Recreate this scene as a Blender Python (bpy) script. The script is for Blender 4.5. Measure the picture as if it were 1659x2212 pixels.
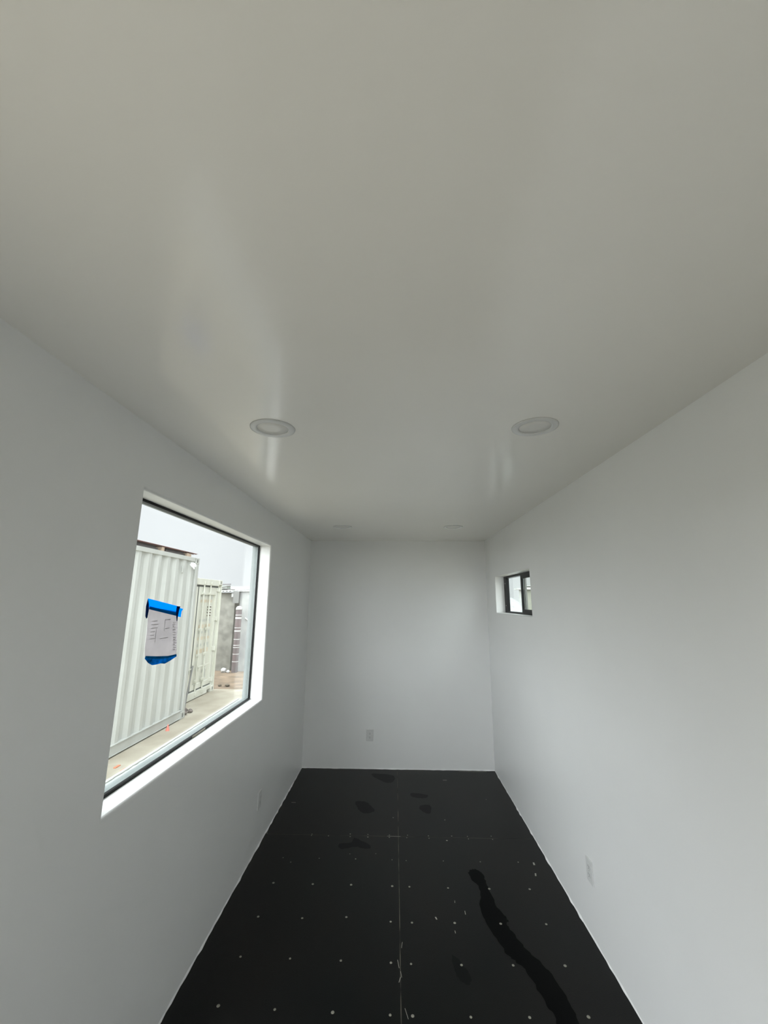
import bpy, bmesh, math, random
from mathutils import Vector, Matrix
random.seed(7)
for o in list(bpy.data.objects): bpy.data.objects.remove(o)
SC = bpy.context.scene; COL = SC.collection

# ------------------------------------------------------------ camera
EYE = 1.821
F_PX, PITCH, YAW, ROLL = 894.07, 0.210824, 0.0265577, 0.0053650
cp, sp, cy, sy = math.cos(PITCH), math.sin(PITCH), math.cos(YAW), math.sin(YAW)
fw = Vector((-sy*cp, cy*cp, sp)); rt = Vector((cy, sy, 0)); up = rt.cross(fw)
r2 = math.cos(ROLL)*rt + math.sin(ROLL)*up; u2 = -math.sin(ROLL)*rt + math.cos(ROLL)*up
cam = bpy.data.objects.new('camera', bpy.data.cameras.new('camera')); COL.objects.link(cam)
M = Matrix((r2, u2, -fw)).transposed().to_4x4(); M.translation = (0, 0, EYE)
cam.matrix_world = M
cam.data.sensor_fit = 'HORIZONTAL'; cam.data.sensor_width = 36.0
cam.data.lens = F_PX/1659*36.0; cam.data.clip_start = 0.02; cam.data.clip_end = 400
SC.camera = cam

# ------------------------------------------------------------ sky, light, exposure
SKY_FRONT, SKY_BRIGHT, SUNWARD, SKY_R = 1.08, 9.1, (-.45, -.65, .6), (-.02, .85)
w = bpy.data.worlds.new('overcast_sky'); SC.world = w; w.use_nodes = True
nt = w.node_tree; nt.nodes.clear()
N = lambda t, **k: (lambda n: ([setattr(n, a, b) for a, b in k.items()], n)[1])(nt.nodes.new(t))
L = nt.links.new
tc = N('ShaderNodeTexCoord'); 
# overcast sky: brightest around the hidden sun, high up behind the camera, dimmer towards the horizon ahead
dt = N('ShaderNodeVectorMath', operation='DOT_PRODUCT'); L(tc.outputs['Generated'], dt.inputs[0])
dt.inputs[1].default_value = Vector(SUNWARD).normalized()
mr = N('ShaderNodeMapRange', interpolation_type='SMOOTHSTEP'); L(dt.outputs['Value'], mr.inputs['Value'])
mr.inputs['From Min'].default_value = SKY_R[0]; mr.inputs['From Max'].default_value = SKY_R[1]
mr.inputs['To Min'].default_value = SKY_FRONT; mr.inputs['To Max'].default_value = SKY_BRIGHT
noi = N('ShaderNodeTexNoise'); L(tc.outputs['Generated'], noi.inputs['Vector'])
noi.inputs['Scale'].default_value = 3.0; noi.inputs['Detail'].default_value = 4.0
mn = N('ShaderNodeMapRange'); L(noi.outputs['Fac'], mn.inputs['Value'])
mn.inputs['From Min'].default_value = 0.3; mn.inputs['From Max'].default_value = 0.7
mn.inputs['To Min'].default_value = 0.93; mn.inputs['To Max'].default_value = 1.05
m2 = N('ShaderNodeMath', operation='MULTIPLY'); L(mr.outputs[0], m2.inputs[0]); L(mn.outputs[0], m2.inputs[1])
bg = N('ShaderNodeBackground'); bg.inputs['Color'].default_value = (0.95, 0.988, 1.01, 1)
L(m2.outputs[0], bg.inputs['Strength'])
wo = N('ShaderNodeOutputWorld'); L(bg.outputs[0], wo.inputs['Surface'])
w.cycles.sampling_method = 'MANUAL'; w.cycles.sample_map_resolution = 512

SC.view_settings.view_transform = 'Standard'; SC.view_settings.look = 'None'
SC.view_settings.gamma = 1.0; SC.view_settings.use_curve_mapping = False
SC.view_settings.exposure = 0.0
SC.cycles.max_bounces = 14; SC.cycles.diffuse_bounces = 10; SC.cycles.transparent_max_bounces = 16
SC.cycles.sample_clamp_indirect = 4.0

# ------------------------------------------------------------ materials
MATS = {}
def mat(name, col, rough=0.5, metal=0.0, var=0.0, vscale=3.0, bump=0.0, bscale=80.0, spec=0.5, col2=None, detail=4.0, stretch=None):
    if name in MATS: return MATS[name]
    m = bpy.data.materials.new(name); m.use_nodes = True; t = m.node_tree
    b = t.nodes['Principled BSDF']
    b.inputs['Roughness'].default_value = rough; b.inputs['Metallic'].default_value = metal
    b.inputs['Specular IOR Level'].default_value = spec
    c = (*col, 1)
    tcn = t.nodes.new('ShaderNodeTexCoord'); mp = t.nodes.new('ShaderNodeMapping')
    t.links.new(tcn.outputs['Object'], mp.inputs['Vector'])
    if stretch: mp.inputs['Scale'].default_value = stretch
    n = t.nodes.new('ShaderNodeTexNoise'); t.links.new(mp.outputs[0], n.inputs['Vector'])
    n.inputs['Scale'].default_value = vscale; n.inputs['Detail'].default_value = detail
    r = t.nodes.new('ShaderNodeValToRGB'); t.links.new(n.outputs['Fac'], r.inputs['Fac'])
    c2 = (*col2, 1) if col2 else tuple(max(0, x*(1-var)) for x in col)+(1,)
    r.color_ramp.elements[0].position = 0.35; r.color_ramp.elements[0].color = c2
    r.color_ramp.elements[1].position = 0.65; r.color_ramp.elements[1].color = c
    t.links.new(r.outputs['Color'], b.inputs['Base Color'])
    if bump:
        n2 = t.nodes.new('ShaderNodeTexNoise'); t.links.new(tcn.outputs['Object'], n2.inputs['Vector'])
        n2.inputs['Scale'].default_value = bscale; n2.inputs['Detail'].default_value = 3
        bp = t.nodes.new('ShaderNodeBump'); bp.inputs['Strength'].default_value = bump; bp.inputs['Distance'].default_value = 0.002
        t.links.new(n2.outputs['Fac'], bp.inputs['Height']); t.links.new(bp.outputs[0], b.inputs['Normal'])
    MATS[name] = m; return m
def thin(name, col, trans=0.5, var=0.1, vscale=12.0):
    m = bpy.data.materials.new(name); m.use_nodes = True; t = m.node_tree; t.nodes.clear()
    o = t.nodes.new('ShaderNodeOutputMaterial'); mx = t.nodes.new('ShaderNodeMixShader'); mx.inputs[0].default_value = trans
    d = t.nodes.new('ShaderNodeBsdfDiffuse'); tr = t.nodes.new('ShaderNodeBsdfTranslucent')
    tcn = t.nodes.new('ShaderNodeTexCoord'); n = t.nodes.new('ShaderNodeTexNoise'); t.links.new(tcn.outputs['Object'], n.inputs['Vector'])
    n.inputs['Scale'].default_value = vscale
    r = t.nodes.new('ShaderNodeValToRGB'); t.links.new(n.outputs['Fac'], r.inputs['Fac'])
    r.color_ramp.elements[0].position = .35; r.color_ramp.elements[0].color = (*[x*(1-var) for x in col], 1)
    r.color_ramp.elements[1].position = .65; r.color_ramp.elements[1].color = (*col, 1)
    for s in (d, tr): t.links.new(r.outputs[0], s.inputs['Color'])
    t.links.new(d.outputs[0], mx.inputs[1]); t.links.new(tr.outputs[0], mx.inputs[2]); t.links.new(mx.outputs[0], o.inputs['Surface'])
    return m
def glass(name, tint=(0.95, 0.962, 0.96), refl=0.07):
    m = bpy.data.materials.new(name); m.use_nodes = True; t = m.node_tree; t.nodes.clear()
    o = t.nodes.new('ShaderNodeOutputMaterial'); mx = t.nodes.new('ShaderNodeMixShader')
    tr = t.nodes.new('ShaderNodeBsdfTransparent'); tr.inputs['Color'].default_value = (*tint, 1)
    g = t.nodes.new('ShaderNodeBsdfGlossy'); g.inputs['Roughness'].default_value = 0.02
    lw = t.nodes.new('ShaderNodeLayerWeight'); lw.inputs['Blend'].default_value = 0.5
    pw = t.nodes.new('ShaderNodeMath'); pw.operation = 'POWER'; pw.inputs[1].default_value = 5.0; t.links.new(lw.outputs['Facing'], pw.inputs[0])
    ml = t.nodes.new('ShaderNodeMath'); ml.operation = 'MULTIPLY_ADD'; ml.inputs[1].default_value = 0.6; ml.inputs[2].default_value = 0.03
    t.links.new(pw.outputs[0], ml.inputs[0]); t.links.new(ml.outputs[0], mx.inputs[0])
    t.links.new(tr.outputs[0], mx.inputs[1]); t.links.new(g.outputs[0], mx.inputs[2]); t.links.new(mx.outputs[0], o.inputs['Surface'])
    return m
WALL = mat('white_wall_paint', (0.79, 0.795, 0.79), 0.34, var=0.03, vscale=1.2, bump=0.05, bscale=160)
CEIL = mat('white_ceiling_paint', (0.84, 0.825, 0.785), 0.16, var=0.03, vscale=0.8, bump=0.015, bscale=110)
CAULK = mat('white_caulk', (0.82, 0.82, 0.82), 0.5)
FLOOR = mat('black_painted_plywood', (0.0052, 0.0047, 0.0040), 0.34, col2=(0.0030, 0.0040, 0.0038), vscale=1.6, bump=0.25, bscale=240, spec=0.14, stretch=(1.0, 0.6, 1))
STAIN = mat('damp_black_stain', (0.0020, 0.0022, 0.0022), 0.50, spec=0.04)
FAINT = mat('faint_stain', (0.0035, 0.004, 0.004), 0.42, spec=0.09)
SEAM = mat('dusty_seam', (0.16, 0.15, 0.115), 0.8, col2=(0.004, 0.004, 0.004), vscale=6)
DUST = mat('dusty_screw_head', (0.34, 0.33, 0.27), 0.6, col2=(0.12, 0.12, 0.10), vscale=9)
WHITEPL = mat('white_plastic', (0.64, 0.645, 0.64), 0.3)
LENS = mat('frosted_lens', (0.72, 0.71, 0.68), 0.35)
DARK = mat('dark_slot', (0.02, 0.02, 0.02), 0.5)
STEEL = mat('zinc_screw', (0.6, 0.6, 0.58), 0.35, metal=0.8)
BLK = mat('black_window_frame', (0.006, 0.0065, 0.007), 0.35, spec=0.12)
ALU = mat('grey_aluminium_frame', (0.20, 0.225, 0.222), 0.4, col2=(0.16, 0.185, 0.18))
LEDGE = mat('pale_outer_ledge', (0.36, 0.38, 0.37), 0.5, col2=(0.28, 0.30, 0.28), vscale=20)
SEAL = mat('sealant_bead', (0.55, 0.55, 0.51), 0.5)
CONT = mat('off_white_container_paint', (0.44, 0.455, 0.43), 0.5, col2=(0.385, 0.395, 0.37), vscale=2.2, stretch=(2, 2, .5))
CONT2 = mat('cream_container_paint', (0.62, 0.63, 0.56), 0.5, col2=(0.53, 0.535, 0.46), vscale=3.0, stretch=(2, 2, .6))
GASK_HOLE = mat('dark_gasket_and_hole_shade', (0.10, 0.105, 0.095), 0.7)
TAN = mat('faded_tan_paint', (0.52, 0.44, 0.32), 0.6, col2=(0.58, 0.53, 0.42), vscale=9)
GREY_SHADE = mat('painted_grey_shadow', (0.45, 0.47, 0.43), 0.6)
CONC = mat('dusty_concrete', (0.39, 0.362, 0.29), 0.85, col2=(0.29, 0.26, 0.20), vscale=1.9, bump=0.4, bscale=20, detail=8)
DIRT = mat('brown_dirt', (0.25, 0.185, 0.125), 0.95, col2=(0.14, 0.105, 0.07), vscale=3.5, bump=1.0, bscale=12, detail=8)
STUC = mat('grey_stucco', (0.27, 0.265, 0.23), 0.9, col2=(0.165, 0.16, 0.14), vscale=4.5, bump=0.8, bscale=25, detail=8)
CWALL = mat('pale_cement_wall', (0.31, 0.315, 0.30), 0.85, col2=(0.22, 0.222, 0.22), vscale=3.4, detail=8)
ROOFM = mat('pale_metal_roof', (0.40, 0.41, 0.38), 0.5)
RUST = mat('rusty_sheet', (0.22, 0.12, 0.11), 0.8, col2=(0.15, 0.085, 0.08), vscale=9)
WOODD = mat('weathered_dark_board', (0.10, 0.085, 0.08), 0.8, col2=(0.06, 0.055, 0.055), vscale=7)
WOODL = mat('pale_timber', (0.52, 0.40, 0.30), 0.7, var=0.2, vscale=9)
BROWNP = mat('mauve_brown_panel', (0.17, 0.122, 0.12), 0.7, col2=(0.13, 0.115, 0.115), vscale=2)
WHITEP = mat('white_sheet', (0.50, 0.50, 0.49), 0.6)
ORANGE = mat('faded_orange', (0.55, 0.22, 0.13), 0.7)
REDP = mat('faded_red', (0.62, 0.18, 0.14), 0.7)
STONE = mat('grey_rubble', (0.2, 0.17, 0.15), 0.9, var=0.5, vscale=14)
TANW = mat('tan_building_wall', (0.21, 0.21, 0.175), 0.9, col2=(0.17, 0.17, 0.14), vscale=2)

# ------------------------------------------------------------ mesh helpers
def tag(o, label=None, cat=None, group=None, kind=None):
    for k, v in (('label', label), ('category', cat), ('group', group), ('kind', kind)):
        if v: o[k] = v
    return o
class MB:
    def __init__(s): s.bm = bmesh.new(); s.mi = 0
    def _set(s, fs):
        for f in fs: f.material_index = s.mi
    def box(s, a, b, bev=0.0):
        a = Vector(a); b = Vector(b); lo = Vector(map(min, a, b)); hi = Vector(map(max, a, b))
        g = bmesh.ops.create_cube(s.bm, size=1.0); vs = g['verts']
        for v in vs: v.co = Vector(((lo[i]+hi[i])/2 + v.co[i]*(hi[i]-lo[i]) for i in range(3)))
        s._set({f for v in vs for f in v.link_faces})
        if bev:
            es = list({e for v in vs for e in v.link_edges})
            r = bmesh.ops.bevel(s.bm, geom=es, offset=bev, segments=2, affect='EDGES', profile=0.5)
            s._set(r['faces'])
        return s
    def cyl(s, p, q, r, seg=12, r2=None):
        p = Vector(p); q = Vector(q); d = q-p
        g = bmesh.ops.create_cone(s.bm, cap_ends=True, segments=seg, radius1=r, radius2=r if r2 is None else r2, depth=d.length)
        rot = d.to_track_quat('Z', 'Y').to_matrix().to_4x4(); rot.translation = (p+q)/2
        bmesh.ops.transform(s.bm, matrix=rot, verts=g['verts'])
        s._set({f for v in g['verts'] for f in v.link_faces}); return s
    def poly(s, pts):
        f = s.bm.faces.new([s.bm.verts.new(p) for p in pts]); f.material_index = s.mi; return s
    def lathe(s, prof, c, seg=48, axis='Z', closed=False):
        rings = []
        for r, z in prof:
            rings.append([s.bm.verts.new((c[0]+r*math.cos(2*math.pi*i/seg), c[1]+r*math.sin(2*math.pi*i/seg), c[2]+z)) for i in range(seg)])
        n = len(rings)
        for k in range(n if closed else n-1):
            A, B = rings[k], rings[(k+1) % n]
            for i in range(seg):
                f = s.bm.faces.new((A[i], A[(i+1) % seg], B[(i+1) % seg], B[i])); f.material_index = s.mi; f.smooth = True
        if not closed:
            s.bm.faces.new(rings[0]).material_index = s.mi; s.bm.faces.new(rings[-1]).material_index = s.mi
        return s
    def prism(s, pts, n):   # closed outline extruded along vector n
        n = Vector(n); a = [s.bm.verts.new(p) for p in pts]; b = [s.bm.verts.new(Vector(p)+n) for p in pts]
        fs = [s.bm.faces.new(a), s.bm.faces.new(b)]
        for i in range(len(a)): fs.append(s.bm.faces.new((a[i], a[(i+1) % len(a)], b[(i+1) % len(a)], b[i])))
        s._set(fs); return s
    def build(s, name, mats, parent=None, origin=None, smooth=False):
        bmesh.ops.recalc_face_normals(s.bm, faces=s.bm.faces[:])
        me = bpy.data.meshes.new(name)
        if origin:
            bmesh.ops.translate(s.bm, vec=-Vector(origin), verts=s.bm.verts[:])
        s.bm.to_mesh(me); s.bm.free()
        if not isinstance(mats, (list, tuple)): mats = [mats]
        for m in mats: me.materials.append(m)
        if smooth:
            for p in me.polygons: p.use_smooth = True
        o = bpy.data.objects.new(name, me); COL.objects.link(o)
        if origin: o.location = origin
        if parent: 
            o.parent = parent
            wl, q = Vector((0, 0, 0)), parent
            while q: wl += q.location; q = q.parent
            o.location = (Vector(origin) if origin else Vector((0, 0, 0))) - wl
        return o
def empty(name, loc, label, cat, group=None):
    o = bpy.data.objects.new(name, None); COL.objects.link(o); o.location = loc; o.empty_display_size = .1
    return tag(o, label, cat, group)
def dup(o, dloc, **kw):
    c = o.copy(); COL.objects.link(c); c.location = o.location + Vector(dloc)
    for ch in o.children:
        d = ch.copy(); COL.objects.link(d); d.parent = c
        for g in ch.children:
            e = g.copy(); COL.objects.link(e); e.parent = d
    for k, v in kw.items(): c[k] = v
    return c
def holed_wall(name, xa, xb, ys, zs, m, bev=0.010):
    """wall slab between x=xa (room face) and x=xb with one opening ys[1..2] x zs[1..2]; plaster corners rounded"""
    bm = bmesh.new()
    V = {(s, i, j): bm.verts.new((x, ys[i], zs[j])) for s, x in ((0, xa), (1, xb)) for i in range(4) for j in range(4)}
    for s in (0, 1):
        for i in range(3):
            for j in range(3):
                if (i, j) == (1, 1): continue
                bm.faces.new((V[s, i, j], V[s, i+1, j], V[s, i+1, j+1], V[s, i, j+1]))
    for k in range(3):
        for j in (0, 3): bm.faces.new((V[0, k, j], V[0, k+1, j], V[1, k+1, j], V[1, k, j]))
        for i in (0, 3): bm.faces.new((V[0, i, k], V[0, i, k+1], V[1, i, k+1], V[1, i, k]))
    hole = [(1, 1), (2, 1), (2, 2), (1, 2)]
    for a in range(4):
        p, q = hole[a], hole[(a+1) % 4]
        bm.faces.new((V[(0,)+p], V[(0,)+q], V[(1,)+q], V[(1,)+p]))
    bmesh.ops.recalc_face_normals(bm, faces=bm.faces[:])
    es = []
    for a in range(4):
        p, q = hole[a], hole[(a+1) % 4]
        es.append(bm.edges.get((V[(0,)+p], V[(0,)+q])))
    r = bmesh.ops.bevel(bm, geom=es, offset=bev, segments=5, affect='EDGES', profile=0.5)
    for f in r['faces']: f.smooth = True
    me = bpy.data.meshes.new(name); bm.to_mesh(me); bm.free(); me.materials.append(m)
    o = bpy.data.objects.new(name, me); COL.objects.link(o); o['kind'] = 'structure'
    return o
def ring(mb, xa, xb, y0, y1, z0, z1, t, tb=None, tt=None, ty0=None):
    """rectangular frame in the yz plane"""
    tb = t if tb is None else tb; tt = t if tt is None else tt; ty0 = t if ty0 is None else ty0
    mb.box((xa, y0, z0), (xb, y1, z0+tb)); mb.box((xa, y0, z1-tt), (xb, y1, z1))
    mb.box((xa, y0, z0+tb), (xb, y0+ty0, z1-tt)); mb.box((xa, y1-t, z0+tb), (xb, y1, z1-tt)); return mb

# ------------------------------------------------------------ room shell
XL, XR, YB, YF, H = -1.033, 1.097, 5.062, -0.95, 2.540
GZ = -0.279                                   # yard level below the room floor
W1 = (1.632, 3.440, EYE-0.760, EYE+0.445)     # picture window (y0,y1,z0,z1)
W2 = (3.436, 4.635, EYE-0.120, EYE+0.262)     # small slider
ED0, ED1 = -0.98, -0.48                       # narrow unseen doorway, added in the end wall for its light
DR0, DR1 = -0.80, 0.40                        # unseen doorway, added in the left wall to light the room
XLo, XRo = XL-0.135, XR+0.135
holed_wall('wall_left', XL, XLo, [DR1, W1[0], W1[1], YB], [0, W1[2], W1[3], H], WALL, 0.014)
holed_wall('wall_right', XR, XRo, [YF, W2[0], W2[1], YB], [0, W2[2], W2[3], H], WALL, 0.008)
# added out-of-view openings for daylight: left wall beside the camera, end wall behind
tag(MB().box((XLo, YF, 0), (XL, DR0, H)).box((XLo, DR0, 2.06), (XL, DR1, H)).build('wall_left', WALL), kind='structure')
tag(MB().box((XLo, YF-.14, -.2), (ED0, YF, H+.16)).box((ED1, YF-.14, -.2), (XRo, YF, H+.16)).box((ED0, YF-.14, 2.06), (ED1, YF, H+.16)).build('wall_front', WALL), kind='structure')
tag(MB().box((XLo, YB, 0), (XRo, YB+0.14, H)).build('wall_back', WALL), kind='structure')
tag(MB().box((XLo, YF, H), (XRo, YB+0.14, H+0.16)).build('ceiling', CEIL), kind='structure')

# floor: sheets with hairline dusty seams, stains, screws
fl = MB()
fl.mi = 0; SX = 0.028; SY = 3.735; g = 0.0018
fl.box((XLo, YF, -0.20), (XRo, YB+0.14, -0.0015))
for xa, xb in ((XLo, SX-g), (SX+g, XRo)):
    for ya, yb in ((YF, 1.296), (1.300, SY-g), (SY+g, YB+0.14)):
        fl.mi = 0; fl.box((xa, ya, -0.0015), (xb, yb, 0.0))
fl.mi = 2
fl.poly([(SX-g, YF, -.0008), (SX+g, YF, -.0008), (SX+g, YB, -.0008), (SX-g, YB, -.0008)])
fl.poly([(XL, SY-g, -.0007), (XR, SY-g, -.0007), (XR, SY+g, -.0007), (XL, SY+g, -.0007)])
def stain(pts, z=0.0004, jit=0.012, sub=7, mi=3):
    out = []
    n = len(pts)
    for i in range(n):       # closed Catmull-Rom through the outline
        p0, p1, p2, p3 = (Vector(pts[(i+k-1) % n]) for k in range(4))
        for k in range(sub):
            t = k/sub
            q = 0.5*((2*p1)+(-p0+p2)*t+(2*p0-5*p1+4*p2-p3)*t*t+(-p0+3*p1-3*p2+p3)*t**3)
            out.append((q.x+random.uniform(-jit, jit)*.5, q.y+random.uniform(-jit, jit)*.5, z))
    fl.mi = mi; fl.poly(out)
stain([(0.506, 3.312), (0.55, 3.345), (0.60, 3.299), (0.606, 3.157), (0.625, 2.98), (0.66, 2.882), (0.65, 2.84), (0.69, 2.709), (0.755, 2.583), (0.808, 2.437), (0.815, 2.279), (0.80, 2.05), (0.70, 2.05), (0.715, 2.277), (0.694, 2.393), (0.655, 2.552), (0.594, 2.635), (0.547, 2.791), (0.518, 2.946), (0.55, 3.141), (0.513, 3.23)], mi=1)
stain([(-0.358, 4.301), (-0.261, 4.288), (-0.177, 4.131), (-0.278, 4.09), (-0.347, 4.219)])
stain([(0.23, 4.241), (0.318, 4.26), (0.309, 4.103), (0.233, 4.161)])
stain([(-0.428, 3.616), (-0.337, 3.64), (-0.316, 3.70), (-0.187, 3.60), (-0.20, 3.56), (-0.30, 3.58), (-0.406, 3.555)])
stain([(0.161, 4.49), (0.31, 4.46), (0.287, 4.39), (0.174, 4.41)])
stain([(-0.25, 4.93), (-0.02, 4.90), (-0.03, 4.72), (-0.14, 4.76)])
stain([(0.30, 2.63), (0.37, 2.52), (0.36, 2.45), (0.31, 2.50)], jit=.008)
fl.mi = 4       # paint smears, crumbs and scratches left by the work
for x, y, a, b in ((.022, 2.56, .0012, .05), (.034, 2.50, .0010, .035), (.020, 2.47, .0014, .03), (.036, 2.68, .001, .04), (.405, 3.69, .006, .012), (.245, 2.88, .004, .02), (.42, 2.93, .002, .03), (.37, 3.02, .0015, .02), (.34, 2.78, .002, .02), (.52, 4.80, .02, .008), (.985, 3.42, .006, .03), (.955, 3.30, .005, .03), (-.93, 4.26, .02, .006), (.06, 2.30, .001, .05), (-.14, 3.50, .003, .004), (-.33, 3.49, .003, .004)):
    k = random.uniform(-.3, .3)*b
    fl.poly([(x-a, y-b/2, .0006), (x+a, y-b/2, .0006), (x+a+k, y+b/2, .0006), (x-a+k, y+b/2, .0006)])
fl.poly([(.70, 5.035, .0006), (.86, 5.030, .0006), (1.0, 5.036, .0006), (1.0, 5.043, .0006), (.86, 5.036, .0006), (.70, 5.039, .0006)])
fl.poly([(-.06, 3.7335, .0006), (.045, 3.7315, .0006), (.045, 3.7355, .0006), (-.06, 3.737, .0006)])
floor = tag(fl.build('floor', [FLOOR, STAIN, SEAM, FAINT, mat('pale_dust_smear', (.38, .37, .32), .8)]), kind='structure')

SCREWS = [(-1.02, 3.745), (-0.659, 3.742), (-0.659, 3.722), (-0.524, 3.722), (-0.355, 3.755), (-0.352, 3.718), (-0.214, 3.753), (-0.212, 3.717), (-0.043, 3.751), (-0.043, 3.717), (0.101, 3.754), (0.094, 3.718), (0.266, 3.75), (0.268, 3.717), (0.45, 3.754), (0.576, 3.718), (0.574, 3.754), (0.763, 3.764), (0.764, 3.718), (-0.014, 4.023), (0.425, 3.999), (-0.807, 3.428), (-0.739, 3.378), (-0.545, 3.429), (-0.282, 3.432), (-0.02, 3.43), (0.081, 3.425), (0.347, 3.43), (0.61, 3.429), (0.88, 3.435), (-0.799, 3.155), (-0.538, 3.152), (-0.286, 3.154), (-0.017, 3.15), (0.095, 3.148), (0.345, 3.145), (0.611, 3.146), (0.872, 3.152), (0.857, 4.385), (-0.803, 2.857), (-0.542, 2.854), (-0.285, 2.871), (-0.024, 2.844), (-0.805, 2.577), (-0.544, 2.574), (-0.279, 2.57), (-0.02, 2.566), (-0.809, 2.309), (-0.546, 2.3), (-0.281, 2.295), (-0.021, 2.291), (0.099, 2.841), (0.346, 2.847), (0.611, 2.85), (0.873, 2.855), (0.083, 2.562), (0.341, 2.564), (0.605, 2.571), (0.87, 2.577), (0.08, 2.29), (0.34, 2.293), (0.603, 2.3), (0.868, 2.311)]
def screw_mesh(r):
    mb = MB(); mb.lathe([(r, 0.0), (r*.95, .0012), (r*.5, .0016), (r*.35, .0008)], (0, 0, 0), 14)
    return mb.build('screw', DUST, floor)
big, small = screw_mesh(0.0078), screw_mesh(0.0048)
big.location = (*SCREWS[-4], 0.0002); small.location = (*SCREWS[0], 0.0002)
for i, (x, y) in enumerate(SCREWS):
    if i in (0, len(SCREWS)-4): continue
    s = (small if y > 3.35 else big).copy(); COL.objects.link(s); s.parent = floor
    k = random.uniform(.75, 1.05); s.scale = (k, k, 1); s.location = (x, y, 0.0002)

# ragged caulk/paint line where the walls meet the floor
def bead(name, p, q, nrm, n=140):
    mb = MB(); bm = mb.bm; prev = None
    p = Vector(p); q = Vector(q); nrm = Vector(nrm)
    for i in range(n+1):
        c = p.lerp(q, i/n); a = random.choice([.002, .003, .0035, .005, .008, .003])
        h = random.uniform(.006, .012)
        vs = [bm.verts.new(c), bm.verts.new(c+nrm*a), bm.verts.new(c+nrm*a*.5+Vector((0, 0, h*.6))), bm.verts.new(c+Vector((0, 0, h)))]
        if prev:
            for k in range(4): bm.faces.new((prev[k], prev[(k+1) % 4], vs[(k+1) % 4], vs[k]))
        else: bm.faces.new(vs)
        prev = vs
    bm.faces.new(prev)
    return tag(mb.build(name, CAULK), kind='structure')
bead('trim_1', (XL, YF, 0.0003), (XL, YB, 0.0003), (1, 0, 0))
bead('trim_2', (XR, YF, 0.0003), (XR, YB, 0.0003), (-1, 0, 0))
bead('trim_3', (XL, YB, 0.0003), (XR, YB, 0.0003), (0, -1, 0), 60)

# ------------------------------------------------------------ window_1 (large fixed pane, left)
w1 = empty('window_1', (XL-.105, (W1[0]+W1[1])/2, W1[2]), None, None); w1['kind'] = 'structure'
y0, y1, z0, z1 = W1
mb = MB()
mb.box((XL-.100, y0, z0), (XL-.112, y1, z0+.013)); mb.box((XL-.100, y0, z1-.013), (XL-.126, y1, z1))
mb.box((XL-.100, y0, z0+.013), (XL-.112, y0+.013, z1-.013)); mb.box((XL-.100, y1-.011, z0+.013), (XL-.108, y1, z1-.013))
mb.build('frame', BLK, w1)
mb = MB()
ring(mb, XL-.1125, XL-.133, y0, y1, z0, z1, .0105, tt=.012); ring(mb, XL-.1335, XL-.160, y0, y1, z0, z1, .006)
mb.build('outer_frame', ALU, w1)
mb = MB(); mb.box((XL-.116, y0+.006, z0+.006), (XL-.121, y1-.006, z1-.006))
mb.build('glass_pane', glass('clear_window_glass'), w1)
mb = MB(); mb.box((XL-.160, y0-.02, z0-.02), (XL-.205, y1+.02, z0+.002), .002); mb.build('outer_ledge', LEDGE, w1)
mb = MB(); prev = None
for i in range(121):
    y = y0 + (y1-y0)*i/120; r = random.uniform(.004, .0075); cx = XL-.186+random.uniform(-.002, .002)
    vs = [mb.bm.verts.new((cx+r*math.cos(a), y, z0+.003+r*math.sin(a)*.8)) for a in [k*math.pi/3 for k in range(6)]]
    if prev:
        for k in range(6): mb.bm.faces.new((prev[k], prev[(k+1) % 6], vs[(k+1) % 6], vs[k]))
    prev = vs
mb.build('sealant_bead', SEAL, w1, smooth=True)
mb = MB(); mb.box((XL-.0985, 2.50, z0+.002), (XL-.100, 2.66, z0+.0125)); tag(mb.build('tape_strip', mat('beige_tape', (.33, .31, .25), .6), w1), 'short beige strip on the black frame')

# ------------------------------------------------------------ window_2 (small slider, right)
w2 = empty('window_2', (XR+.10, (W2[0]+W2[1])/2, W2[2]), None, None); w2['kind'] = 'structure'
y0, y1, z0, z1 = W2
mb = MB(); ring(mb, XR+.100, XR+.150, y0, y1, z0, z1, .020, tb=.016, tt=.020)
mb.box((XR+.100, y1-.085, z0+.016), (XR+.116, y1-.02, z1-.02))      # wide fixed jamb
mb.build('frame', BLK, w2)
ym = 4.04                                              # meeting stile
mb = MB(); ring(mb, XR+.104, XR+.122, y0+.020, ym, z0+.016, z1-.02, .030, tb=.030, tt=.030, ty0=.03)
sash = mb.build('sliding_sash', BLK, w2)
mb = MB(); mb.box((XR+.111, y0+.045, z0+.04), (XR+.115, ym-.025, z1-.045)); mb.build('glass_pane', glass('sash_glass', (.86, .89, .87)), sash)
mb = MB(); mb.box((XR+.128, ym-.05, z0+.016), (XR+.145, ym-.02, z1-.02)); mb.build('meeting_rail', mat('grey_meeting_rail', (.12, .125, .12), .4), w2)
mb = MB(); mb.box((XR+.135, ym-.03, z0+.014), (XR+.139, y1-.016, z1-.018)); mb.build('glass_pane', glass('fixed_glass', (.96, .99, .975)), w2)
for z in (z0+.075, z1-.075):
    mb = MB(); mb.cyl((XR+.100, y1-.05, z), (XR+.0975, y1-.05, z), .006, 12); mb.build('screw', STEEL, w2)

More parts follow.
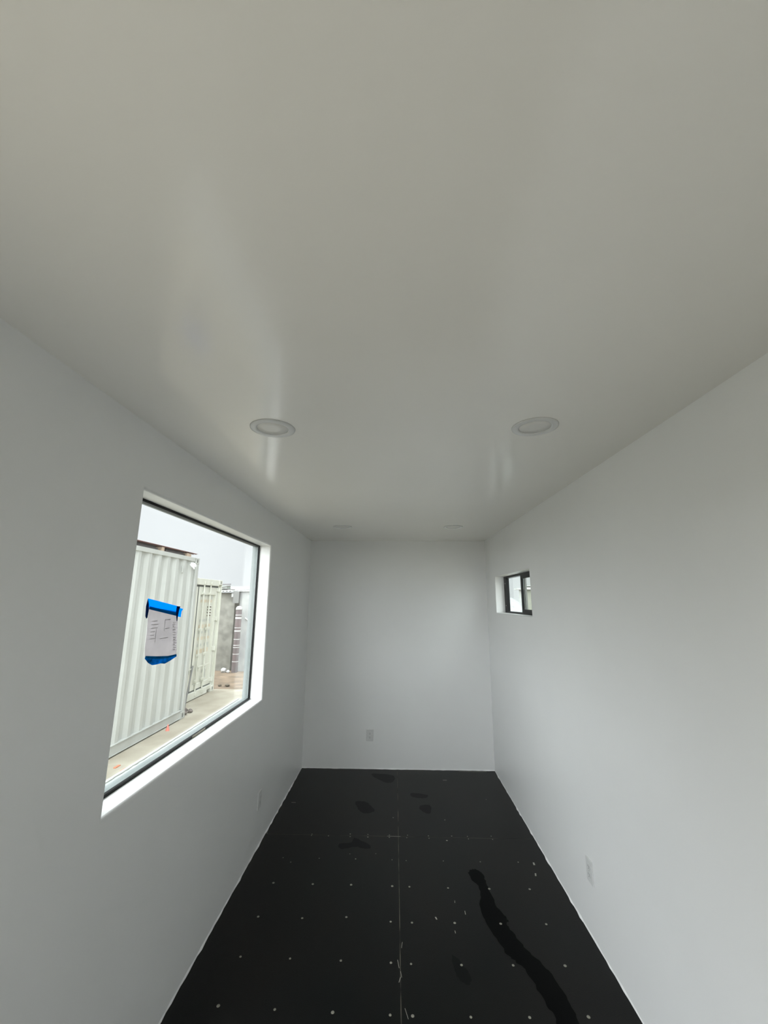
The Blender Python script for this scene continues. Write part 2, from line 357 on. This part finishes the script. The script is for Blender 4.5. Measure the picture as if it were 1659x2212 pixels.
# ------------------------------------------------------------ taped sheet on the picture window
GX = XL-.1148
def Q(px, py):        # outline numbers measured on the sheet: (along wall, height)
    return (px*1.0085, EYE+py*1.0085)
sheet = MB()
P = [Q(*p) for p in [(1.942, -.030), (2.06, -.05), (2.19, -.068), (2.215, -.10), (2.222, -.15), (2.225, -.20), (2.235, -.262), (2.235, -.287), (2.10, -.285), (1.955, -.262), (1.945, -.21), (1.946, -.15), (1.940, -.09)]]
sheet.mi = 0; sheet.prism([(GX, a, b) for a, b in P], (-.0006, 0, 0))
sheet.mi = 1
def dash(a, b, wd, ht):
    y, z = Q(a, b); sheet.prism([(GX+.0004, y, z), (GX+.0004, y+wd, z), (GX+.0004, y+wd, z-ht), (GX+.0004, y, z-ht)], (-.0003, 0, 0))
for k in range(17): dash(2.165+.002*k, -.115-.0085*k, random.uniform(.018, .034), random.choice([.002, .003, .004]))
for k in range(6): dash(1.975, -.10-.016*k, random.uniform(.03, .06), .0025)
for a, b, c, d in [(2.09, -.098, .05, .003), (2.09, -.098, .003, .055), (2.06, -.185, .075, .003), (2.10, -.14, .04, .003), (2.02, -.14, .003, .06)]: dash(a, b, c, d)
sh = tag(sheet.build('paper_sheet', [thin('grey_backlit_paper', (.62, .60, .61), .58, .08), thin('faint_grey_print', (.575, .555, .56), .58)], origin=(GX, 2.1, EYE-.28)),
    'grey printed paper sheet held by blue tape on the large window pane', 'paper')
def tape(pts, m, off, label=None):
    mb = MB(); mb.prism([(GX+off, *Q(*p)) for p in pts], (-.0005, 0, 0)); o = mb.build('painter_tape', m, sh)
    if label: o['label'] = label
TB = thin('bright_blue_tape', (0.0, .42, 1.0), .72, .03); TM = thin('mid_blue_tape', (0.0, .20, .50), .6, .1); TD = thin('navy_folded_tape', (.008, .03, .13), .3, .3); TL = thin('blotchy_blue_tape', (.01, .27, .60), .6, .7, 22)
tape([(1.922, .004), (2.19, -.033), (2.187, -.062), (1.935, -.034), (1.914, -.030)], TB, .0010, 'bright blue strip of tape')
tape([(2.21, -.034), (2.226, -.045), (2.258, -.050), (2.243, -.062), (2.240, -.092), (2.200, -.086)], TB, .0010, 'bright blue tape end')
tape([(1.938, -.0335), (2.187, -.0615), (2.195, -.084), (1.940, -.045)], TM, .0012, 'darker doubled edge of the tape')
tape([(1.920, .003), (1.932, -.02), (1.938, -.045), (1.934, -.082), (1.925, -.087), (1.916, -.075), (1.912, -.03)], TD, .0018, 'navy folded tape end')
tape([(2.186, -.034), (2.222, -.036), (2.213, -.058), (2.208, -.088), (2.206, -.108), (2.201, -.112), (2.192, -.088), (2.184, -.060)], TD, .0018, 'navy folded tape end')
tape([(1.958, -.253), (2.05, -.266), (2.15, -.277), (2.236, -.278), (2.239, -.290), (2.18, -.303), (2.13, -.311), (2.09, -.304), (2.05, -.304), (2.02, -.302), (1.985, -.288), (1.952, -.264)], TL, .0014, 'crumpled blue tape with a wavy lower edge')

# ------------------------------------------------------------ recessed ceiling lights
def ceiling_light(x, y, label):
    t = empty('ceiling_light', (x, y, H), label, 'ceiling light', 'recessed lights in the white ceiling')
    mb = MB(); mb.lathe([(.094, 0), (.093, -.004), (.088, -.0055), (.072, -.006), (.066, -.0045), (.064, 0)], (x, y, H), 64, closed=True); mb.build('trim_ring', WHITEPL, t)
    mb = MB(); mb.lathe([(.0655, -.0004), (.0645, -.0022), (.03, -.0026)], (x, y, H), 64); mb.build('lens', LENS, t)
    return t
c0 = ceiling_light(-.522, 1.645, 'round white recessed ceiling light nearest the camera on the large window side')
dup(c0, (1.112, 0, 0), label='round white recessed ceiling light nearest the camera on the small window side')
dup(c0, (0, 2.42, 0), label='small distant recessed ceiling light by the back wall, large window side')
dup(c0, (1.102, 2.415, 0), label='small distant recessed ceiling light by the back wall, small window side')

# ------------------------------------------------------------ outlets
def outlet(loc, rz, label):
    t = empty('wall_outlet', (0, 0, 0), label, 'outlet', 'duplex outlets low on the walls')
    mb = MB(); mb.box((-.038, -.007, -.060), (.038, 0, .060), .003); mb.build('cover_plate', WHITEPL, t)
    for s in (-1, 1):
        zc = s*.0195; mb = MB(); mb.mi = 0
        pts = [(.0172*max(-.86, min(.86, math.cos(a)))/.86, -.0072, zc+.0142*math.sin(a)) for a in [k*math.pi/10 for k in range(20)]]
        mb.prism(pts, (0, -.0022, 0)); mb.mi = 1
        for sx in (-1, 1): mb.box((sx*.0065-.0011, -.0097, zc-.001), (sx*.0065+.0011, -.0092, zc+.0075))
        mb.cyl((0, -.0097, zc-.0078), (0, -.0092, zc-.0078), .0026, 10)
        mb.build('receptacle', [WHITEPL, DARK], t)
    mb = MB(); mb.cyl((0, -.0085, 0), (0, -.007, 0), .0032, 12); mb.build('screw', STEEL, t)
    t.location = loc; t.rotation_euler = (0, 0, rz)
outlet((-.280, YB, EYE-1.478), 0, 'white duplex outlet low on the back wall')
outlet((XL, 3.513, EYE-1.487), math.pi/2, 'white duplex outlet on the left wall below the large window')
outlet((XR, 2.722, EYE-1.477), -math.pi/2, 'white duplex outlet low on the right wall')

# ------------------------------------------------------------ yard ground
gm = MB(); gm.box((-40, -30, GZ-.2), (40, 10.52, GZ)); tag(gm.build('ground_concrete', CONC), kind='structure')
gm = MB(); bm = gm.bm; nx, ny = 90, 40; V = {}
for i in range(nx+1):
    for j in range(ny+1):
        x = -40+80*i/nx; y = 10.5+60*(j/ny)**2.2; near = 1 if 0 < j else 0
        V[i, j] = bm.verts.new((x, y, GZ-.004+near*random.uniform(-.012, .02)))
for i in range(nx):
    for j in range(ny): bm.faces.new((V[i, j], V[i+1, j], V[i+1, j+1], V[i, j+1]))
tag(gm.build('ground_dirt', DIRT, smooth=True), kind='structure')

# ------------------------------------------------------------ corrugated container seen side on
def corrugation(mb, p0, axis, length, z0, z1, out, depth=.036, pitch=.278, phase=0.0):
    """trapezoid panel from p0 along axis; out = direction of the outer face; built as one folded sheet"""
    p0 = Vector(p0); axis = Vector(axis); out = Vector(out); prof = []; s = -phase
    while s < length:
        for a, d in ((0, 0), (.072, 0), (.140, 1), (.210, 1)):
            prof.append((s+a, d))
        s += pitch
    prof = [(max(0, min(length, a)), d) for a, d in prof]+[(length, 0)]
    prev = None
    for a, d in prof:
        q = p0+axis*a-out*depth*d; v = (mb.bm.verts.new((q.x, q.y, z0)), mb.bm.verts.new((q.x, q.y, z1)))
        if prev and (prev[0].co-v[0].co).length > 1e-5:
            mb.bm.faces.new((prev[0], v[0], v[1], prev[1])).material_index = mb.mi
        elif prev: continue
        prev = v
    return mb
def casting(x, y, z, sx, sy, m, parent):
    """corner casting: block with a dark oval for a hole on its outward x face; (x,y,z) outer lower corner"""
    mb = MB(); mb.mi = 0
    a, b = (x, x-sx*.165), (y, y-sy*.18)
    mb.box((a[0], b[0], z), (a[1], b[1], z+.118), .006); mb.mi = 1
    cy_, cz = y-sy*.085, z+.059
    mb.prism([(x+sx*.0008, cy_+.022*math.cos(t), cz+.038*math.sin(t)) for t in [k*math.pi/8 for k in range(16)]], (-sx*.002, 0, 0))  # dark oval gives the hole's shade as colour
    return mb.build('corner_casting', [m, GASK_HOLE], parent)
CX0, CY0, CY1, CZ0, CZ1 = -3.83, 2.00, 8.06, GZ, EYE+.790
c1 = empty('shipping_container', (CX0-1.22, 5.03, GZ), 'large off-white corrugated shipping container side-on across the yard', 'shipping container')
mb = MB(); corrugation(mb, (CX0-.012, CY1-.10, 0), (0, -1, 0), CY1-CY0-.2, CZ0+.155, CZ1-.075, (1, 0, 0), phase=.17); mb.build('side_panel', CONT, c1)
mb = MB(); corrugation(mb, (CX0-2.426, CY1-.10, 0), (0, -1, 0), CY1-CY0-.2, CZ0+.155, CZ1-.075, (-1, 0, 0)); mb.build('side_panel', CONT, c1)
mb = MB(); corrugation(mb, (CX0-.14, CY1-.02, 0), (-1, 0, 0), 2.16, CZ0+.15, CZ1-.07, (0, 1, 0)); mb.build('end_panel', CONT, c1)
mb = MB(); corrugation(mb, (CX0-.14, CY0+.02, 0), (-1, 0, 0), 2.16, CZ0+.15, CZ1-.07, (0, -1, 0)); mb.build('end_panel', CONT, c1)
mb = MB(); mb.box((CX0-.02, CY0+.02, CZ1-.03), (CX0-2.42, CY1-.02, CZ1-.012)); mb.build('roof_panel', CONT, c1)
for x in (CX0, CX0-2.38):
    mb = MB(); mb.box((x, CY0+.16, CZ1-.078), (x-.06, CY1-.16, CZ1-.006), .004); mb.build('top_rail', CONT, c1)
mb = MB(); mb.box((CX0-.004, CY0+.16, CZ0+.022), (CX0-.05, CY1-.16, CZ0+.158)); mb.box((CX0+.012, CY0+.16, CZ0+.150), (CX0-.05, CY1-.16, CZ0+.160)); mb.box((CX0+.008, CY0+.16, CZ0+.020), (CX0-.05, CY1-.16, CZ0+.028)); mb.build('bottom_rail', CONT, c1)
for x, sx in ((CX0, 1), (CX0-2.438, -1)):
    for y, sy in ((CY1, 1), (CY0, -1)):
        mb = MB(); mb.box((x-sx*.004, y-sy*.004, CZ0+.11), (x-sx*.14, y-sy*.11, CZ1-.11), .008); mb.build('corner_post', CONT, c1)
        for z in (CZ0, CZ1-.118): casting(x, y, z, sx, sy, CONT, c1)
# crumpled white scrap caught on the top corner, small bracket on the panel
mb = MB()
for k in range(6):
    a = Vector((CX0+.012, 7.66+.028*k, CZ1-.115-random.uniform(0, .07)))
    mb.prism([a, a+Vector((.02, .05, random.uniform(-.03, .03))), a+Vector((.035, .02, -.05))], (.004, .012, .01))
tag(mb.build('plastic_scrap', mat('bright_white_plastic', (.85, .86, .86), .4), origin=(CX0, 7.74, CZ1-.19)), 'crumpled white plastic scrap caught on the tall container\'s top corner', 'scrap')
mb = MB(); mb.box((CX0-.012, 7.43, CZ1-.31), (CX0+.004, 7.46, CZ1-.19)); mb.build('tie_bracket', CONT, c1)

# things stacked on its roof
RT = CZ1
def slab(name, a, b, m, label, cat, group=None, bev=.003):
    o = MB().box(a, b, bev).build(name, m, origin=tuple((Vector(a)+Vector(b))/2)); return tag(o, label, cat, group)
slab('timber_block', (-3.88, 6.78, RT), (-4.35, 6.86, RT+.070), WOODL, 'pale timber block under the rusty sheet, halfway along the container roof', 'timber')
slab('timber_block', (-3.88, 7.64, RT), (-4.35, 7.80, RT+.063), WOODL, 'pale timber block under the rusty sheet at the roof corner', 'timber')
for k, (a, b) in enumerate(((5.0, 6.70), (6.95, 7.60))):
    slab('dark_board', (-3.90, a, RT), (-4.02, b, RT+.036), WOODD, ['long dark weathered board lying on the container roof', 'short dark weathered board lying on the container roof near its corner'][k], 'board')
    slab('dark_board', (-3.93, a+.05, RT+.037), (-4.05, b-.02, RT+.068), WOODD, ['long dark weathered board, upper one of the pair on the roof', 'short dark weathered board, upper one near the roof corner'][k], 'board')
mb = MB(); corr = []
for i in range(61):
    x = -3.86-.6*i/60; corr.append((x, RT+.078+.006*math.sin(i*1.1)))
prev = None
for x, z in corr:
    v = [mb.bm.verts.new(p) for p in ((x, 4.6, z+.004), (x, 8.03, z), (x, 8.03, z+.003), (x, 4.6, z+.007))]
    if prev:
        for k in range(4): mb.bm.faces.new((prev[k], prev[(k+1) % 4], v[(k+1) % 4], v[k]))
    prev = v
tag(mb.build('rusty_sheet', RUST, origin=(-4.16, 6.3, RT+.08)), 'rusty reddish corrugated metal sheet lying on top of the tall container', 'metal sheet')

# ------------------------------------------------------------ second container, door end towards the yard
DX, DY0, DY1, DZ0, DZ1 = -4.31, 8.10, 10.40, GZ, EYE+.469
c2 = empty('shipping_container', (DX-3.0, 9.25, GZ), 'cream shipping container showing its closed cargo doors beyond the tall one', 'shipping container')
mb = MB(); corrugation(mb, (DX-.15, DY1-.014, 0), (-1, 0, 0), 5.76, DZ0+.15, DZ1-.07, (0, 1, 0)); mb.build('side_panel', CONT2, c2)
mb = MB(); corrugation(mb, (DX-.15, DY0+.014, 0), (-1, 0, 0), 5.76, DZ0+.15, DZ1-.07, (0, -1, 0)); mb.build('side_panel', CONT2, c2)
mb = MB(); mb.box((DX-.05, DY0+.02, DZ1-.03), (DX-6.0, DY1-.02, DZ1-.012)); mb.build('roof_panel', CONT2, c2)
mb = MB(); mb.box((DX-6.0, DY0+.01, DZ0+.05), (DX-6.05, DY1-.01, DZ1-.01)); mb.build('end_panel', CONT2, c2)
mb = MB(); mb.box((DX-.005, DY0+.17, DZ1-.145), (DX-.12, DY1-.17, DZ1-.004), .006); mb.build('door_header', CONT2, c2)
mb = MB(); mb.box((DX-.005, DY0+.17, DZ0+.015), (DX-.12, DY1-.36, DZ0+.155), .005); mb.box((DX-.005, DY1-.37, DZ0+.075), (DX-.12, DY1-.17, DZ0+.155), .005); mb.build('door_sill', CONT2, c2)
for y, sy in ((DY1, 1), (DY0, -1)):
    mb = MB(); mb.box((DX-.002, y, DZ0+.11), (DX-.15, y-sy*.03, DZ1-.11), .004); mb.box((DX-.05, y-sy*.03, DZ0+.11), (DX-.15, y-sy*.12, DZ1-.11)); mb.build('corner_post', CONT2, c2)
    for z in (DZ0, DZ1-.118): casting(DX+.004, y, z, 1, sy, CONT2, c2)
YC = (DY0+DY1)/2
for ya, yb, nm in ((YC+.006, DY1-.125, 'R'), (DY0+.125, YC-.006, 'L')):
    mb = MB(); mb.box((DX-.075, ya+.018, DZ0+.185), (DX-.115, yb-.018, DZ1-.185))
    door = None
    # framed leaf with a recessed middle panel
    mb.box((DX-.045, ya+.02, DZ0+.185), (DX-.09, ya+.11, DZ1-.185), .004); mb.box((DX-.045, yb-.11, DZ0+.185), (DX-.09, yb-.02, DZ1-.185), .004)
    mb.box((DX-.045, ya+.11, DZ0+.185), (DX-.09, yb-.11, DZ0+.29), .004); mb.box((DX-.045, ya+.11, DZ1-.36), (DX-.09, yb-.11, DZ1-.185), .004)
    mb.mi = 1; t = DX-.0742; sgn = 1
    if nm == 'R':
        for a, b, c, d in ((9.45, 1.757, 9.77, 1.82), (9.80, 1.757, 10.06, 1.818), (9.46, 1.185, 9.77, 1.265), (9.80, 1.20, 10.06, 1.268), (9.46, .93, 9.76, 1.0), (9.81, .93, 10.06, .99), (9.47, .64, 9.77, .73), (9.80, .65, 10.05, .735)):
            mb.box((t, max(a, ya+.125), b), (t+.0012, min(c, yb-.115), d))
        mb.mi = 2  # shadows around the tan patches, painted on as flat grey
        for a, b, c, d in ((9.45, 1.89, 9.71, 1.94), (9.80, 1.885, 10.05, 1.945), (9.99, 1.82, 10.06, 1.885), (9.47, 1.33, 9.77, 1.385), (9.80, 1.335, 10.05, 1.39), (10.0, 1.27, 10.06, 1.335), (9.47, 1.07, 9.70, 1.12), (9.81, 1.07, 10.05, 1.13), (10.0, .99, 10.06, 1.07), (9.47, .79, 9.69, .85), (9.81, .79, 10.06, .85), (10.0, .735, 10.06, .79), (9.82, .20, 10.03, .27), (9.95, .06, 10.03, .20)):
            mb.box((t, max(a, ya+.125), b), (t+.0010, min(c, yb-.115), d))
    door = mb.build('door', [CONT2, TAN, GREY_SHADE], c2)
    gk = MB()
    for y_, s_ in ((ya, 1), (yb, -1)): gk.box((DX-.052, y_, DZ0+.165), (DX-.10, y_+s_*.02, DZ1-.165))
    gk.box((DX-.052, ya, DZ0+.160), (DX-.10, yb, DZ0+.185)); gk.box((DX-.052, ya, DZ1-.185), (DX-.10, yb, DZ1-.150)); gk.build('gasket', GASK_HOLE, door)
    bars = ((YC+.21, YC+.54) if nm == 'R' else (YC-.21, YC-.54))
    for yb_ in bars:
        b = MB(); b.cyl((DX-.018, yb_, DZ0+.09), (DX-.018, yb_, DZ1-.08), .017, 14)
        for z in (DZ0+.10, DZ1-.10): b.box((DX-.005, yb_-.035, z-.03), (DX+.012, yb_+.035, z+.03), .004)
        for z in (DZ0+.36, DZ0+.9, DZ0+1.45, DZ1-.33): b.box((DX-.045, yb_-.045, z-.025), (DX+.004, yb_+.045, z+.025), .004)
        b.build('locking_bar', CONT2, door)
        h = MB(); zz = DZ0+.66
        h.box((DX+.004, yb_-.02, zz-.018), (DX+.018, yb_+.20, zz+.014), .004)
        h.box((DX-.04, yb_+.02, zz-.10), (DX+.016, yb_+.07, zz-.03), .005); h.build('door_handle', CONT2, door)
    ys = yb if nm == 'R' else ya; s = -1 if nm == 'R' else 1
    for z in (DZ0+.27, DZ0+.96, DZ0+1.65, DZ1-.23):
        h = MB(); h.box((DX-.045, ys+s*.10, z-.045), (DX-.03, ys-s*.09, z+.045), .005); h.cyl((DX-.025, ys-s*.02, z-.05), (DX-.025, ys-s*.02, z+.05), .016, 10); h.build('hinge', CONT2, door)
v = MB()
v.mi = 0; v.box((DX-.074, 9.79, 1.42), (DX-.066, 10.03, 1.70), .002)
for k in range(4):
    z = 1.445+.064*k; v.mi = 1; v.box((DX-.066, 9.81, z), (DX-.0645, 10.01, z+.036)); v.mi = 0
    v.prism([(DX-.066, 9.80, z+.046), (DX-.066, 9.80, z+.036), (DX-.045, 9.80, z+.030)], (0, .22, 0))
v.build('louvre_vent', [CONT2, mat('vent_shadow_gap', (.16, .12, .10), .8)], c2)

# dark rod leaning on the doors, rubble at the container corner
tag(MB().cyl((-4.12, 8.62, GZ+.01), (-4.285, 9.17, .44), .016, 10).build('metal_rod', mat('dull_grey_steel', (.17, .17, .16), .6), origin=(-4.12, 8.62, GZ)), 'dark metal rod leaning against the cream container doors', 'rod')
def rock(x, y, r, label, m=STONE, grp=None, name='rubble_stone', cat='stone', sz=.7):
    mb = MB(); gq = bmesh.ops.create_icosphere(mb.bm, subdivisions=2, radius=r)
    for vv in gq['verts']: vv.co = Vector((vv.co.x, vv.co.y, vv.co.z*sz))*random.uniform(.82, 1.15)
    o = mb.build(name, m, smooth=False); lo = min(vv.co.z for vv in o.data.vertices); o.location = (x, y, GZ-lo-.002)
    return tag(o, label, cat, grp)
for x, y, r in ((-3.92, 8.22, .06), (-4.0, 8.36, .07), (-3.88, 8.38, .045), (-4.10, 8.23, .055), (-3.93, 8.48, .035)):
    rock(x, y, r, 'grey rubble stone in the small heap at the tall container\'s corner', grp='rubble stones at the container corner')
# small marks near the container foot
tag(MB().cyl((-3.72, 7.28, GZ), (-3.72, 7.28, GZ+.10), .030, 16, .004).build('marker_cone', REDP, origin=(-3.72, 7.28, GZ)), 'tiny red cone on the ground at the tall container\'s foot', 'cone')
for k, (x, y) in enumerate(((-3.55, 5.72), (-3.40, 5.62))):
    slab('orange_scrap', (x-.02, y, GZ), (x+.015, y+.10, GZ+.012), ORANGE, ['flat orange scrap on the concrete, the one nearer the container', 'flat orange scrap on the concrete, the one nearer the window'][k], 'scrap')

# ------------------------------------------------------------ shed, pale wall and clutter at the yard's end
shed = empty('shed', (-6.4, 14.0, GZ), 'grey stucco shed with a corrugated metal roof edge at the yard\'s end', 'shed')
mb = MB(); mb.box((-8.6, 13.1, GZ-.05), (-4.99, 15.5, 2.04)); mb.build('wall', STUC, shed)
mb = MB(); prev = None
for i in range(181):
    x = -8.8+3.80*i/180; dz = .018*math.sin(i*1.25)
    vs = [mb.bm.verts.new(p) for p in ((x, 12.84, 2.075+dz), (x, 15.7, 2.30+dz), (x, 15.7, 2.304+dz), (x, 12.84, 2.084+dz))]
    if prev:
        for k in range(4): mb.bm.faces.new((prev[k], prev[(k+1) % 4], vs[(k+1) % 4], vs[k]))
    prev = vs
mb.build('roof', ROOFM, shed)
mb = MB(); mb.box((-5.07, 12.98, 1.90), (-5.0, 13.10, 2.02), .01); mb.build('light_box', WHITEP, shed)
pw = empty('boundary_wall', (-1.0, 13.15, GZ), 'pale streaky cement wall with a thin capping beside the shed', 'wall')
mb = MB(); mb.box((-4.80, 13.0, GZ-.05), (2.3, 13.2, 2.07)); mb.build('wall_panel', CWALL, pw)
mb = MB(); mb.box((-4.86, 12.94, 2.07), (2.34, 13.26, 2.10), .004); mb.build('capping', mat('grey_capping', (.30, .30, .29), .7), pw)
mb = MB(); mb.box((-4.98, 12.9, 1.72), (-4.80, 13.0, 2.07)); mb.build('end_pier', mat('dark_grey_cement', (.17, .17, .16), .9), pw)
col = empty('banded_column', (-4.72, 12.78, GZ), 'tall mauve-brown column with white bands and a domed white top', 'column')
mb = MB(); mb.cyl((-4.72, 12.78, GZ), (-4.72, 12.78, 1.52), .088, 20); mb.build('shaft', BROWNP, col)
for z, hgt in ((1.36, .02), (1.26, .05), (.99, .02), (.89, .04), (.66, .02), (.49, .02), (.43, .02), (.24, .02), (.03, .02), (.10+.25*.0, .0)):
    if hgt: MB().cyl((-4.72, 12.78, z), (-4.72, 12.78, z+hgt), .092, 20).build('band', WHITEP, col)
mb = MB(); mb.lathe([(.094, 1.52), (.094, 1.555), (.080, 1.60), (.045, 1.63), (.010, 1.638)], (-4.72, 12.78, 0), 24); mb.build('dome_cap', WHITEP, col)
tag(MB().cyl((-4.585, 12.975, 1.275), (-4.42, 12.975, 1.16), .018, 10).build('white_pipe', WHITEP, origin=(-4.5, 12.975, 1.21)), 'short slanting white pipe fixed to the pale cement wall', 'pipe')
rock(-5.03, 12.75, .085, 'white sack lying on the dirt at the shed\'s foot', WHITEP, None, 'white_sack', 'sack', .8)
rock(-4.88, 12.70, .05, 'small white bundle beside the white sack', WHITEP, None, 'white_bundle', 'bundle', .9)
slab('grey_crate', (-5.75, 13.2, 2.145), (-5.32, 13.5, 2.265), mat('grey_green_crate', (.27, .29, .26), .8), 'grey-green crate standing on the shed roof', 'crate')
for k, (p, q) in enumerate((((-5.7, 13.2, 2.285), (-5.14, 13.05, 2.30)), ((-5.62, 13.16, 2.16), (-5.17, 13.08, 2.25)), ((-5.4, 13.1, 2.16), (-4.98, 13.0, 2.125)))):
    tag(MB().cyl(p, q, .012, 8).build('wooden_stick', WOODD, origin=p), ['uppermost thin stick jutting from the crate on the shed roof', 'thin stick jutting below the uppermost one on the shed roof', 'lowest thin stick lying on the shed roof edge'][k], 'stick')
for x, y, r, l in ((-4.35, 10.85, .05, 'dark small stone on the dirt, the left one just past the concrete edge'), (-4.16, 10.86, .06, 'dark small stone on the dirt, the right one just past the concrete edge')):
    rock(x, y, r, l, mat('dark_stone', (.12, .10, .07), .9), sz=.5)

# ------------------------------------------------------------ what the small window looks onto
bd = empty('tan_building', (2.86, 9.2, GZ), 'low tan building with a pale roof band beyond the small window', 'building')
mb = MB(); mb.box((2.86, 9.2, GZ), (7.0, 11.4, 2.07)); mb.build('wall', TANW, bd)
mb = MB(); mb.box((2.80, 9.12, 2.07), (7.1, 11.5, 2.115), .004); mb.box((2.82, 9.16, 2.14), (7.06, 11.46, 2.15)); mb.build('roof_band', ROOFM, bd)
bd.rotation_euler = (0, 0, math.radians(-18))
cn = empty('canopy', (5.2, 17.2, GZ), 'pale flat canopy on thin posts seen far through the small window', 'canopy')
PC = mat('pale_canopy', (.30, .31, .30), .6); PILE = mat('grey_white_sheeting', (.30, .31, .31), .6, col2=(.25, .26, .26), vscale=5)
mb = MB(); mb.box((4.80, 16.6, 2.27), (6.4, 17.1, 2.32)); mb.build('roof', PC, cn)
for x in (4.93, 5.12, 6.2):
    mb = MB(); mb.box((x, 16.8, GZ), (x+.07, 16.87, 2.27)); mb.build('post', PC, cn)
def sheeted_pile(cx, cy, wx, wy, top, label, slope=0):
    mb = MB(); bm = mb.bm; n = 22; V = {}
    for i in range(n+1):
        for j in range(n+1):
            u, vv = i/n*2-1, j/n*2-1; k = max(0, 1-abs(u)**3.0)*max(0, 1-abs(vv)**3.0)
            z = GZ+(top-GZ)*(k**.35)+slope*u*k+random.uniform(-.015, .015)*(k > 0)
            V[i, j] = bm.verts.new((cx+u*wx, cy+vv*wy, z if k > 0 else GZ))
    for i in range(n):
        for j in range(n): bm.faces.new((V[i, j], V[i+1, j], V[i+1, j+1], V[i, j+1]))
    bm.faces.new([V[i, 0] for i in range(n+1)]+[V[n, j] for j in range(1, n+1)]+[V[i, n] for i in range(n-1, -1, -1)]+[V[0, j] for j in range(n-1, 0, -1)])
    return tag(mb.build('sheeted_pile', PILE, origin=(cx, cy, GZ), smooth=True), label, 'covered pile')
sheeted_pile(2.15, 8.6, .62, .9, 1.74, 'white sheeted pile nearest outside the small window')
sheeted_pile(3.45, 13.6, .8, 1.0, 1.97, 'taller white sheeted pile farther back outside the small window', -.10)
